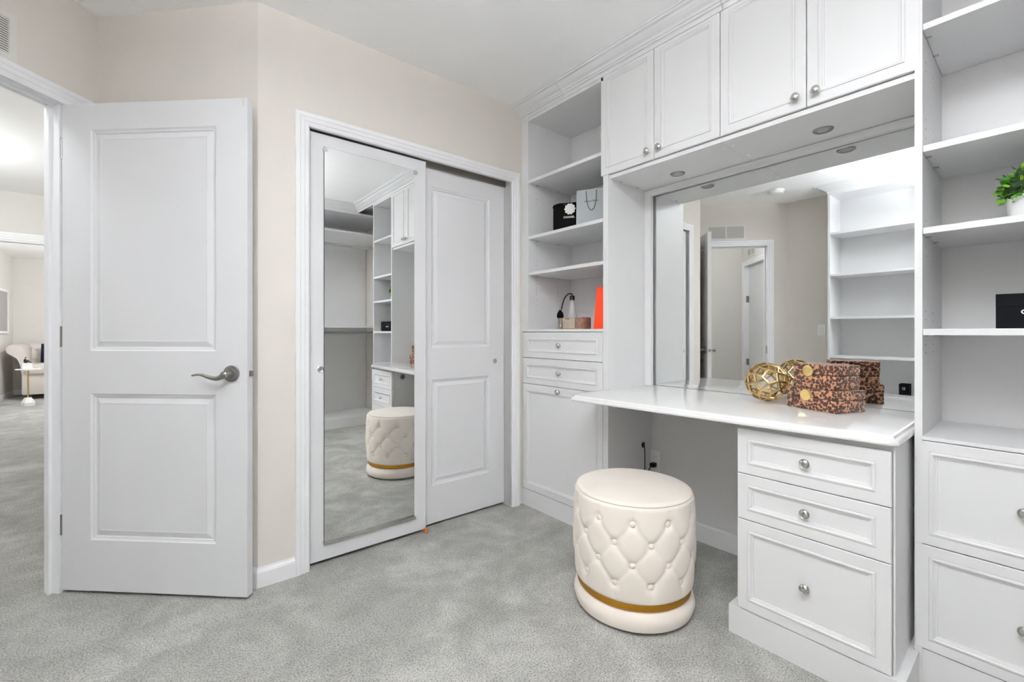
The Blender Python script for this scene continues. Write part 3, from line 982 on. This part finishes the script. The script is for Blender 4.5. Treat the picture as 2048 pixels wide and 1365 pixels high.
# ------------------------------------------------------------ open bookcase opposite the vanity
bk = root('open_bookcase', (XU, .98, 0), 0, 'tall white open bookcase on the wall opposite the vanity', 'bookcase')
MB().box(XL + .002, XU, 1.398, 1.416, 0, 2.405).build('side_panel', 'cabinet_white', bk)
MB().box(XL + .002, XU, .55, .568, 0, 2.405).build('side_panel', 'cabinet_white', bk)
MB().box(XL + .002, XL + .010, .568, 1.398, 0, 2.405).build('back_panel', 'cabinet_white', bk)
MB().box(XL + .010, XU, .568, 1.398, 2.388, 2.405).build('top_panel', 'cabinet_white', bk)
for z in (2.010, 1.613, 1.206, .836, .45, .08):
    MB().cbox(XL + .011, XU - .002, .569, 1.397, z, z + .02, .001).build('shelf', 'cabinet_white', bk)
MB().box(XL + .02, XU - .02, .568, 1.398, 0, .08).build('plinth', 'cabinet_white', bk)

# ------------------------------------------------------------ hanging shelves on the end wall
hg = root('hanging_shelf_unit', (.6, YU, 0), 0, 'white closet unit with hanging rods on the end wall', 'closet unit')
MB().box(XL + .002, XB, YE + .002, YE + .01, .1, 2.405).build('back_panel', 'cabinet_white', hg)
MB().box(XL + .002, XB, YE + .01, YU, 2.385, 2.405).build('top_panel', 'cabinet_white', hg)
for z in (2.168, 1.130): MB().cbox(.352, XB, YE + .011, YU - .002, z, z + .022, .001).build('shelf', 'cabinet_white', hg)
for z in (2.06, 1.075): MB().tube([(.352, -.80, z), (XB - .001, -.80, z)], .014, 16).build('hanging_rod', 'lens_grey', hg, smooth=True)
MB().box(.33, .35, YE + .011, YU, 0, 2.385).build('side_panel', 'cabinet_white', hg)
MB().cbox(.352, XB, YE + .011, -.80, 0, .105, .002).build('platform', 'cabinet_white', hg)

# ------------------------------------------------------------ tufted stool
sx, sy = 1.519, 1.073
th0 = math.atan2(-sy, -sx)
st = root('tufted_stool', (sx, sy, 0), 0, 'round cream velvet stool with button tufting and gold band', 'stool')
T = Matrix.Translation((sx, sy, 0))
MB().lathe([(.15, .001), (.205, .003), (.226, .016), (.234, .040), (.230, .064), (.214, .082), (.18, .086)], 72, T).build('base_cushion', 'velvet_cream', st, smooth=True)
MB().lathe([(.205, .084), (.2195, .086), (.2205, .090), (.2205, .108), (.2195, .111), (.2, .112)], 72, T).build('gold_band', 'gold_band', st, smooth=True)
NB = 11
DA = 2 * math.pi / NB
rows = [.396, .324, .251, .178]
btn = [(i, th0 + (j + .5 * (i % 2)) * DA, z) for i, z in enumerate(rows) for j in range(NB)]
RB = .230


def rbase(z):
    t_ = (z - .110) / .349
    return .2245 + .013 * math.sin(math.pi * min(1, max(0, t_))) ** .6 + .002 * t_


def segd(px, pz, ax, az, bx_, bz_):
    dx, dz = bx_ - ax, bz_ - az
    k = max(0, min(1, ((px - ax) * dx + (pz - az) * dz) / (dx * dx + dz * dz)))
    return math.hypot(px - ax - k * dx, pz - az - k * dz)


def dent(th, z):
    # work in one angular cell: the pattern repeats every DA
    a = ((th - th0) / DA) % 1.0
    u = a * DA * RB
    cw = DA * RB
    dmin, cr, pl_ = 9, 9, 9
    for i, zi in enumerate(rows):
        for k in (-1, 0, 1, 2):
            bx_ = (k + .5 * (i % 2)) * cw
            dmin = min(dmin, math.hypot(u - bx_, z - zi))
            if i < 3:
                for s_ in (-.5, .5): cr = min(cr, segd(u, z, bx_, zi, bx_ + s_ * cw, rows[i + 1]))
            if i == 0: pl_ = min(pl_, segd(u, z, bx_, zi, bx_, .440))
            if i == 3: pl_ = min(pl_, segd(u, z, bx_, zi, bx_, .125))
    return .0150 * math.exp(-(dmin / .015) ** 1.6) + .0050 * math.exp(-(cr / .0085) ** 1.4) + .0042 * math.exp(-(pl_ / .009) ** 1.4)


NA, NZ = 264, 66
cell = NA // NB
v, f = [], []
zz = [.110 + .349 * k / NZ for k in range(NZ + 1)]
tab = [[dent(th0 + DA * c_ / cell, z) for c_ in range(cell)] for z in zz]
for k, z in enumerate(zz):
    fade = min(1, (z - .110) / .02, (.459 - z) / .02)
    edge = .008 * (1 - min(1, (.459 - z) / .012)) ** 2 + .006 * (1 - min(1, (z - .110) / .012)) ** 2
    for i in range(NA):
        th = th0 + 2 * math.pi * i / NA
        r_ = rbase(z) - max(0, fade) * tab[k][i % cell] - edge
        v.append((sx + r_ * math.cos(th), sy + r_ * math.sin(th), z))
for k in range(NZ):
    for i in range(NA):
        j = (i + 1) % NA
        f.append((k * NA + i, k * NA + j, (k + 1) * NA + j, (k + 1) * NA + i))
MB().add(v, f).build('tufted_side', 'velvet_cream', st, smooth=True, sharp=80)
MB().lathe([(.2205, .4580), (.2215, .4615), (.217, .4655), (.20, .4685), (.15, .4715), (.08, .473), (0, .4735)], 96, T, close=False).build('seat_pad', 'velvet_cream', st, smooth=True, sharp=80)
pts = [(sx + .2225 * math.cos(a), sy + .2225 * math.sin(a), .4602) for a in [2 * math.pi * i / 96 for i in range(97)]]
MB().tube(pts, .0022, 8).build('piping', 'velvet_cream', st, smooth=True)
b0 = None
for i, th, z in btn:
    r_ = rbase(z) - .0160
    Mb = Matrix.Translation((sx + r_ * math.cos(th), sy + r_ * math.sin(th), z)) @ Matrix.Rotation(th, 4, 'Z') @ Matrix.Rotation(R(90), 4, 'Y')
    if b0 is None:
        me = MB().lathe([(.0, -.002), (.0105, -.001), (.0115, .002), (.0105, .0055), (.006, .008), (0, .0088)], 20).build('button', 'velvet_cream', None, smooth=True, sharp=80)
        me.location = (0, 0, 0)
        me.data.transform(Matrix.Translation((0, 0, -.002)))
        b0 = me
        o = b0
    else:
        o = b0.copy()
        col.objects.link(o)
    o.parent = st
    o.matrix_local = WM[st].inverted() @ Mb

# ------------------------------------------------------------ things on the countertop
ZT = .7855
lx0, ly0 = 1.986, .675
FX = frame((lx0, ly0, 0), math.atan2(-.9288, -.3706))


def leo_box(x0, x1, y0, y1, z0, h, mx, label):
    c_ = FX @ Vector(((x0 + x1) / 2, (y0 + y1) / 2, z0))
    b = root('keepsake_box', tuple(c_), math.atan2(-.9288, -.3706), label, 'box', 'leopard print boxes')
    hl = h * .42
    MB().cbox(x0 + .0015, x1 - .0015, y0 + .0015, y1 - .0015, z0, z0 + h - hl - .0008, .003, FX).build('body', 'leopard', b, smooth=True)
    MB().cbox(x0, x1, y0, y1, z0 + h - hl, z0 + h, .004, FX).build('lid', 'leopard', b, smooth=True)
    Tm = FX @ Matrix.Translation((mx, y0 + .0005, z0 + h - .026)) @ Matrix.Rotation(R(90), 4, 'X')
    m_ = MB().lathe([(.0205, 0), (.0215, .001), (.0212, .0025), (.020, .003), (.012, .0026), (0, .0022)], 40, Tm).build('clasp', 'gold_bright', b, smooth=True)
    m_['label'] = 'round gold clasp'
    return b


leo_box(0, .202, 0, .150, ZT, .080, .083, 'lower and larger leopard print box with a round gold clasp')
leo_box(.020, .190, .012, .140, ZT + .0805, .092, .083, 'upper leopard print box with a round gold clasp resting on another box')

# gold orb
ph = (1 + 5 ** .5) / 2
pts = set()
for base in ((1, 1, ph ** 3), (ph ** 2, ph, 2 * ph), (2 + ph, 0, ph ** 2)):
    for s1 in (1, -1):
        for s2 in (1, -1):
            for s3 in (1, -1):
                q = (base[0] * s1, base[1] * s2, base[2] * s3)
                for k in range(3): pts.add(tuple(round(q[(k + i) % 3], 6) + 0.0 for i in range(3)))
bm = bmesh.new()
vs = [bm.verts.new(Vector(q).normalized() * .084) for q in pts]
bmesh.ops.convex_hull(bm, input=bm.verts[:])
bmesh.ops.dissolve_limit(bm, angle_limit=R(2), verts=bm.verts[:], edges=bm.edges[:])
res = bmesh.ops.inset_individual(bm, faces=bm.faces[:], thickness=.0072, depth=0)
big = [fc for fc in bm.faces if len({e.calc_length() for e in fc.edges}) and all(len(e.link_faces) == 2 for e in fc.edges)]
inner = [fc for fc in bm.faces if fc not in set(res['faces'])]
bmesh.ops.delete(bm, geom=inner, context='FACES_ONLY')
me = bpy.data.meshes.new('decor_orb')
bm.to_mesh(me)
bm.free()
me.materials.append(MATS['gold'])
for pg in me.polygons: pg.use_smooth = True
ob = bpy.data.objects.new('decor_orb', me)
col.objects.link(ob)
ob.location = (2.025, .762, ZT + .0855)
ob.rotation_euler = (R(20), R(-35), R(15))
md = ob.modifiers.new('thick', 'SOLIDIFY')
md.thickness = .0100
md.offset = -1
md = ob.modifiers.new('round', 'BEVEL')
md.width = .0016
md.segments = 3
md.limit_method = 'ANGLE'
md.angle_limit = R(40)
put(ob, 'gold openwork metal orb beside the leopard print boxes', 'orb')


# ------------------------------------------------------------ things on the shelves
def text_mesh(name, txt, size, M, m, parent, shear=0.0, bold=0.0, space=1.0):
    cu = bpy.data.curves.new(name, 'FONT')
    cu.body = txt
    cu.size = size
    cu.shear = shear
    cu.offset = bold
    cu.extrude = .0002
    cu.space_character = space
    tmp = bpy.data.objects.new(name + '_tmp', cu)
    col.objects.link(tmp)
    bpy.context.view_layer.update()
    me = bpy.data.meshes.new_from_object(tmp.evaluated_get(bpy.context.evaluated_depsgraph_get()))
    bpy.data.objects.remove(tmp)
    p_ = parent
    while p_.parent: p_ = p_.parent
    me.transform(WM[p_].inverted() @ M @ Matrix.Rotation(R(90), 4, 'X'))
    me.materials.clear()
    me.materials.append(MATS[m])
    o = bpy.data.objects.new(name, me)
    col.objects.link(o)
    o.parent = parent
    return o


Z3 = 1.655 + .019 + .0005
# black dust bag
aP = math.atan2(-.117, .074)
FPc = frame((1.945, 1.955, 0), aP)
pb = root('dust_bag', (1.99, 1.88, Z3), aP, 'black drawstring dust bag with a white camellia on the shelf', 'bag')
bm = bmesh.new()
bmesh.ops.create_cube(bm, size=1)
bmesh.ops.subdivide_edges(bm, edges=bm.edges[:], cuts=9, use_grid_fill=True)
for q in bm.verts:
    x, y, z = q.co * 2
    k = .35 + .65 * (1 - x ** 4) * (1 - (z * .9) ** 4)
    q.co = Vector((.0925 + x * .0925, .012 + y * .011 * k + .0015 * math.sin(9 * x + 4 * z) * .4, .0965 + z * .0965 + (.003 * math.sin(7 * x) if z > .9 else 0)))
MB().bm(bm, FPc @ Matrix.Translation((0, 0, Z3))).build('pouch', 'black_cloth', pb, smooth=True, sharp=80)
MB().tube([FPc @ Vector(q) for q in ((-.003, .012, Z3 + .176), (.012, .004, Z3 + .186), (.03, .006, Z3 + .195), (.05, .010, Z3 + .197), (.09, .010, Z3 + .196), (.18, .010, Z3 + .196))], .004, 8).build('drawstring', 'black_cloth', pb, smooth=True)
Mf = FPc @ Matrix.Translation((.106, -.0012, Z3 + .158)) @ Matrix.Rotation(R(90), 4, 'X')
mb = MB()
for ring, (n_, rad, pr, z) in enumerate(((10, .026, .0088, .0), (8, .018, .0085, .0012), (6, .0105, .0075, .0024), (1, 0, .006, .0036))):
    for k in range(n_):
        a = 2 * math.pi * k / n_ + ring * .4
        mb.lathe([(pr, 0), (pr * .96, .0012), (pr * .5, .0008), (0, .0003)], 14, Mf @ Matrix.Translation((rad * math.cos(a), rad * math.sin(a), z)))
mb.build('camellia', 'white_ink', pb, smooth=True)['label'] = 'white camellia rosette'
text_mesh('lettering', 'CHANEL', .0165, FPc @ Matrix.Translation((.066, -.0012, Z3 + .1035)), 'white_ink', pb, bold=.0005, space=1.12)

# grey paper bag
aG = math.atan2(-.142, .07)
FGc = frame((1.950, 1.768, 0), aG)
gb = root('paper_bag', (2.0, 1.68, Z3), aG, 'pale grey paper shopping bag with rope handle on the shelf', 'bag')
hgt = .234
v = [(0, 0, 0), (.20, 0, 0), (.20, .06, 0), (0, .06, 0), (.002, .002, hgt), (.198, .002, hgt), (.198, .058, hgt), (.002, .058, hgt)]
f = [(0, 1, 2, 3), (0, 1, 5, 4), (1, 2, 6, 5), (2, 3, 7, 6), (3, 0, 4, 7)]
o = MB().add(v, f, FGc @ Matrix.Translation((0, 0, Z3))).build('bag_body', 'paper_grey', gb)
md = o.modifiers.new('thick', 'SOLIDIFY')
md.thickness = .001
for yy, sg in ((-.003, -1), (.063, 1)):
    a = bez((.060, yy, Z3 + hgt - .010), (.062, yy - .002 * sg, Z3 + hgt - .09), (.078, yy, Z3 + hgt - .122), (.092, yy, Z3 + hgt - .122), 10)
    b = bez((.092, yy, Z3 + hgt - .122), (.108, yy, Z3 + hgt - .122), (.120, yy, Z3 + hgt - .09), (.120, yy, Z3 + hgt - .010), 10)[1:]
    MB().tube([FGc @ Vector(q) for q in a + b], .003, 8).build('rope_handle', 'cord_grey', gb, smooth=True)
text_mesh('lettering', 'Neiman Marcus', .0155, FGc @ Matrix.Translation((.046, .0002, Z3 + hgt - .074)), 'ink_brown', gb, shear=.45, space=.86)

# jewelled clutch, atomizer, orange box on the base shelf
ZB = 1.0985
C0 = Vector((1.862, 1.650))
e_ = Vector((.092, .9958))
FCl = frame((C0.x + e_.x * .215, C0.y + e_.y * .215, 0), math.atan2(-e_.y, -e_.x))
cl = root('evening_clutch', (1.91, 1.75, ZB), math.atan2(-e_.y, -e_.x), 'jewelled box clutch with a rounded end beside the orange box', 'clutch')
out = [(.025 + .025 * math.cos(R(a)), .0375 + .0375 * math.sin(R(a))) for a in range(90, 271, 15)]
out = [(x, y) for x, y in out]
MB().prism([(.055, 0)] + [(.055, .075)] + out, ZB + .003, ZB + .063, FCl).build('clutch_end', 'crystal_silver', cl, smooth=True, sharp=50)
MB().cbox(.055, .160, .001, .074, ZB + .003, ZB + .063, .003, FCl).build('clutch_body', 'marble_white', cl, smooth=True).data.materials[0] = MATS['champagne']
MB().cbox(.160, .215, 0, .075, ZB + .003, ZB + .063, .003, FCl).build('clutch_end', 'crystal_rose', cl, smooth=True)
MB().box(.004, .213, .002, .073, ZB, ZB + .003, FCl).box(.01, .214, .001, .074, ZB + .063, ZB + .0645, FCl).build('clutch_rim', 'gold', cl)
MB().lathe([(0, -.006), (.005, -.004), (.007, 0), (.005, .004), (0, .006)], 12, FCl @ Matrix.Translation((.095, -.003, ZB + .058))).lathe([(0, -.006), (.005, -.004), (.007, 0), (.005, .004), (0, .006)], 12, FCl @ Matrix.Translation((.110, -.003, ZB + .058))).build('clasp', 'nickel', cl, smooth=True)
MB().lathe([(.0075, 0), (.0045, .016), (.002, .03), (.003, .034), (0, .036)], 12, FCl @ Matrix.Translation((.048, -.006, ZB + .012))).build('tassel', 'nickel_dark', cl, smooth=True)
ax, ay = 2.022, 1.866
at = root('perfume_atomizer', (ax, ay, ZB), 0, 'cut glass perfume atomizer with a black squeeze bulb', 'perfume bottle')
T = Matrix.Translation((ax, ay, ZB))
MB().lathe([(.040, 0), (.043, .006), (.041, .03), (.030, .075), (.020, .115), (.0145, .150), (.014, .182)], 28, T).build('bottle', 'clear_glass', at, smooth=True)
MB().lathe([(.0155, .178), (.0155, .204), (.012, .206), (.004, .207), (.004, .216), (0, .218)], 24, T).build('cap', 'black_gloss', at, smooth=True)
dv = Vector((-.5, .86, 0)) * .0     # hose runs across the picture towards the closet side
hx = Vector((-.55, .835, 0))
P0 = Vector((ax, ay, ZB + .216))
hp = bez(P0, P0 + hx * .03 + Vector((0, 0, .012)), P0 + hx * .055 + Vector((0, 0, -.02)), P0 + hx * .066 + Vector((0, 0, -.095)), 14)
MB().tube(hp, .0042, 10).build('hose', 'black_gloss', at, smooth=True)
q = P0 + hx * .074
MB().lathe([(.010, 0), (.019, .008), (.0215, .022), (.017, .038), (.007, .052), (.004, .056), (0, .056)], 24, Matrix.Translation((q.x, q.y, ZB + .064))).build('squeeze_bulb', 'black_cloth', at, smooth=True)
MB().tube([(q.x, q.y, ZB + .001), (q.x, q.y, ZB + .068)], [.010, .006], 12).build('bulb_tassel', 'black_cloth', at, smooth=True)
mb = MB()
v = [(1.885, 1.492, 0), (1.885, 1.583, 0), (1.995, 1.583, 0), (1.995, 1.492, 0), (1.890, 1.492, .225), (1.890, 1.564, .225), (1.985, 1.564, .225), (1.985, 1.492, .225)]
put(MB().add([(x, y, ZB + z) for x, y, z in v], [(0, 1, 2, 3), (4, 5, 6, 7), (0, 1, 5, 4), (1, 2, 6, 5), (2, 3, 7, 6), (3, 0, 4, 7)]).build('gift_bag', 'orange_card'), 'bright orange gift bag standing beside the jewelled clutch', 'bag')

# black box on the right shelf
ZD = 1.0905 + .0005
bb = root('gift_box', (1.95, 0, ZD), 0, 'flat black gift box with white lettering below the green plant', 'box')
MB().cbox(1.90, 2.03, -.130, .100, ZD, ZD + .062, .0008).build('body', 'black_card', bb)
MB().cbox(1.8998, 2.0302, -.1302, .1002, ZD + .0622, ZD + .099, .0008).build('lid', 'black_card', bb)
text_mesh('lettering', 'CHANEL', .0165, frame((1.8996, .052, ZD + .041), R(-90)), 'white_ink', bb, bold=.0004, space=1.12)

# black bag on the bookcase, seen in the mirror
gbk = root('gift_bag', (-.80, .86, .4705), 0, 'small black gift bag with a pale monogram on the bookcase shelf', 'bag')
MB().cbox(-.85, -.75, .845, .912, .4705, .625, .002).build('bag_body', 'black_card', gbk)
text_mesh('lettering', 'D', .03, frame((-.7495, .868, .575), R(90)), 'white_ink', gbk)

# potted plant
pxc, pyc, pz = 2.0, .028, 1.4005 + .0005
pp = root('potted_plant', (pxc, pyc, pz), 0, 'round leafy green plant in a white pot on the shelf', 'plant')
T = Matrix.Translation((pxc, pyc, pz))
seg = 60
v, f = [], []
prof = [(.040, 0), (.048, .004), (.054, .03), (.0555, .06), (.055, .08), (.052, .08), (.051, .065)]
for i in range(seg):
    a = 2 * math.pi * i / seg
    for k, (r_, z) in enumerate(prof):
        a2 = a + z * 6
        rr_ = r_ + (.0011 * math.cos(30 * a2) if 1 <= k <= 3 else 0)
        v.append((rr_ * math.cos(a), rr_ * math.sin(a), z))
n = len(prof)
for i in range(seg):
    j = (i + 1) % seg
    for k in range(n - 1): f.append((i * n + k, j * n + k, j * n + k + 1, i * n + k + 1))
f.append(tuple(i * n for i in range(seg)))
MB().add(v, f, T).build('pot', 'ceramic_white', pp, smooth=True, sharp=60)
MB().lathe([(.0505, .062), (.0505, .066), (.03, .07), (0, .072)], 32, T).build('soil', 'soil', pp)
v, f = [], []
for k in range(7):
    t_ = k / 6
    wd = .0062 * math.sin(math.pi * (t_ ** .8) * .93 + .06)
    for s_ in (-1, 0, 1): v.append((s_ * wd, t_ * .0175, (.0018 if s_ else 0) * math.sin(math.pi * t_) + .004 * t_ * t_))
for k in range(6):
    for s_ in (0, 1): f.append((k * 3 + s_, k * 3 + s_ + 1, k * 3 + 4 + s_, k * 3 + 3 + s_))
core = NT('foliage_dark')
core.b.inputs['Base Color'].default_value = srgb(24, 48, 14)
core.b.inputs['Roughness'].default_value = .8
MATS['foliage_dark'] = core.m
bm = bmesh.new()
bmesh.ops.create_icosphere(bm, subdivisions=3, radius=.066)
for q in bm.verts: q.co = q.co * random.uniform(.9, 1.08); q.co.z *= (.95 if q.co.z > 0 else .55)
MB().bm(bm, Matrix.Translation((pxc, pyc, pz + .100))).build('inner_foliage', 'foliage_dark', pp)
lf = None
cz = .100
for i in range(290):
    # even spread over the ball, open below where the pot stands
    y_ = 1 - 2 * (i + .5) / 330
    a = i * 2.399963
    r_ = math.sqrt(max(0, 1 - y_ * y_))
    n_ = Vector((r_ * math.cos(a), r_ * math.sin(a), y_))
    if lf is None:
        lf = MB().add(v, f).build('leaf', 'leaf_green', None, smooth=True, sharp=80)
        lf.location = (0, 0, 0)
        lo = [min(c[k] for c in lf.data.vertices) for k in range(0)]
        o = lf
    else:
        o = lf.copy()
        col.objects.link(o)
    rad = random.choice((.062, .068, .074, .080)) * random.uniform(.95, 1.05)
    pos = Vector((0, 0, cz)) + Vector((n_.x * rad, n_.y * rad, n_.z * rad * (.95 if n_.z > 0 else .62)))
    d = (n_ + Vector((random.uniform(-.5, .5), random.uniform(-.5, .5), random.uniform(-.2, .6))) * .6).normalized()
    s_ = d.cross(Vector((random.uniform(-1, 1), random.uniform(-1, 1), random.uniform(-1, 1)))).normalized()
    u = s_.cross(d)
    if u.dot(n_) < 0: s_, u = -s_, -u
    k = random.uniform(.8, 1.15)
    o.parent = pp
    o.matrix_local = Matrix.Translation(pos) @ Matrix(((s_.x, d.x, u.x, 0), (s_.y, d.y, u.y, 0), (s_.z, d.z, u.z, 0), (0, 0, 0, 1))) @ Matrix.Scale(k, 4)
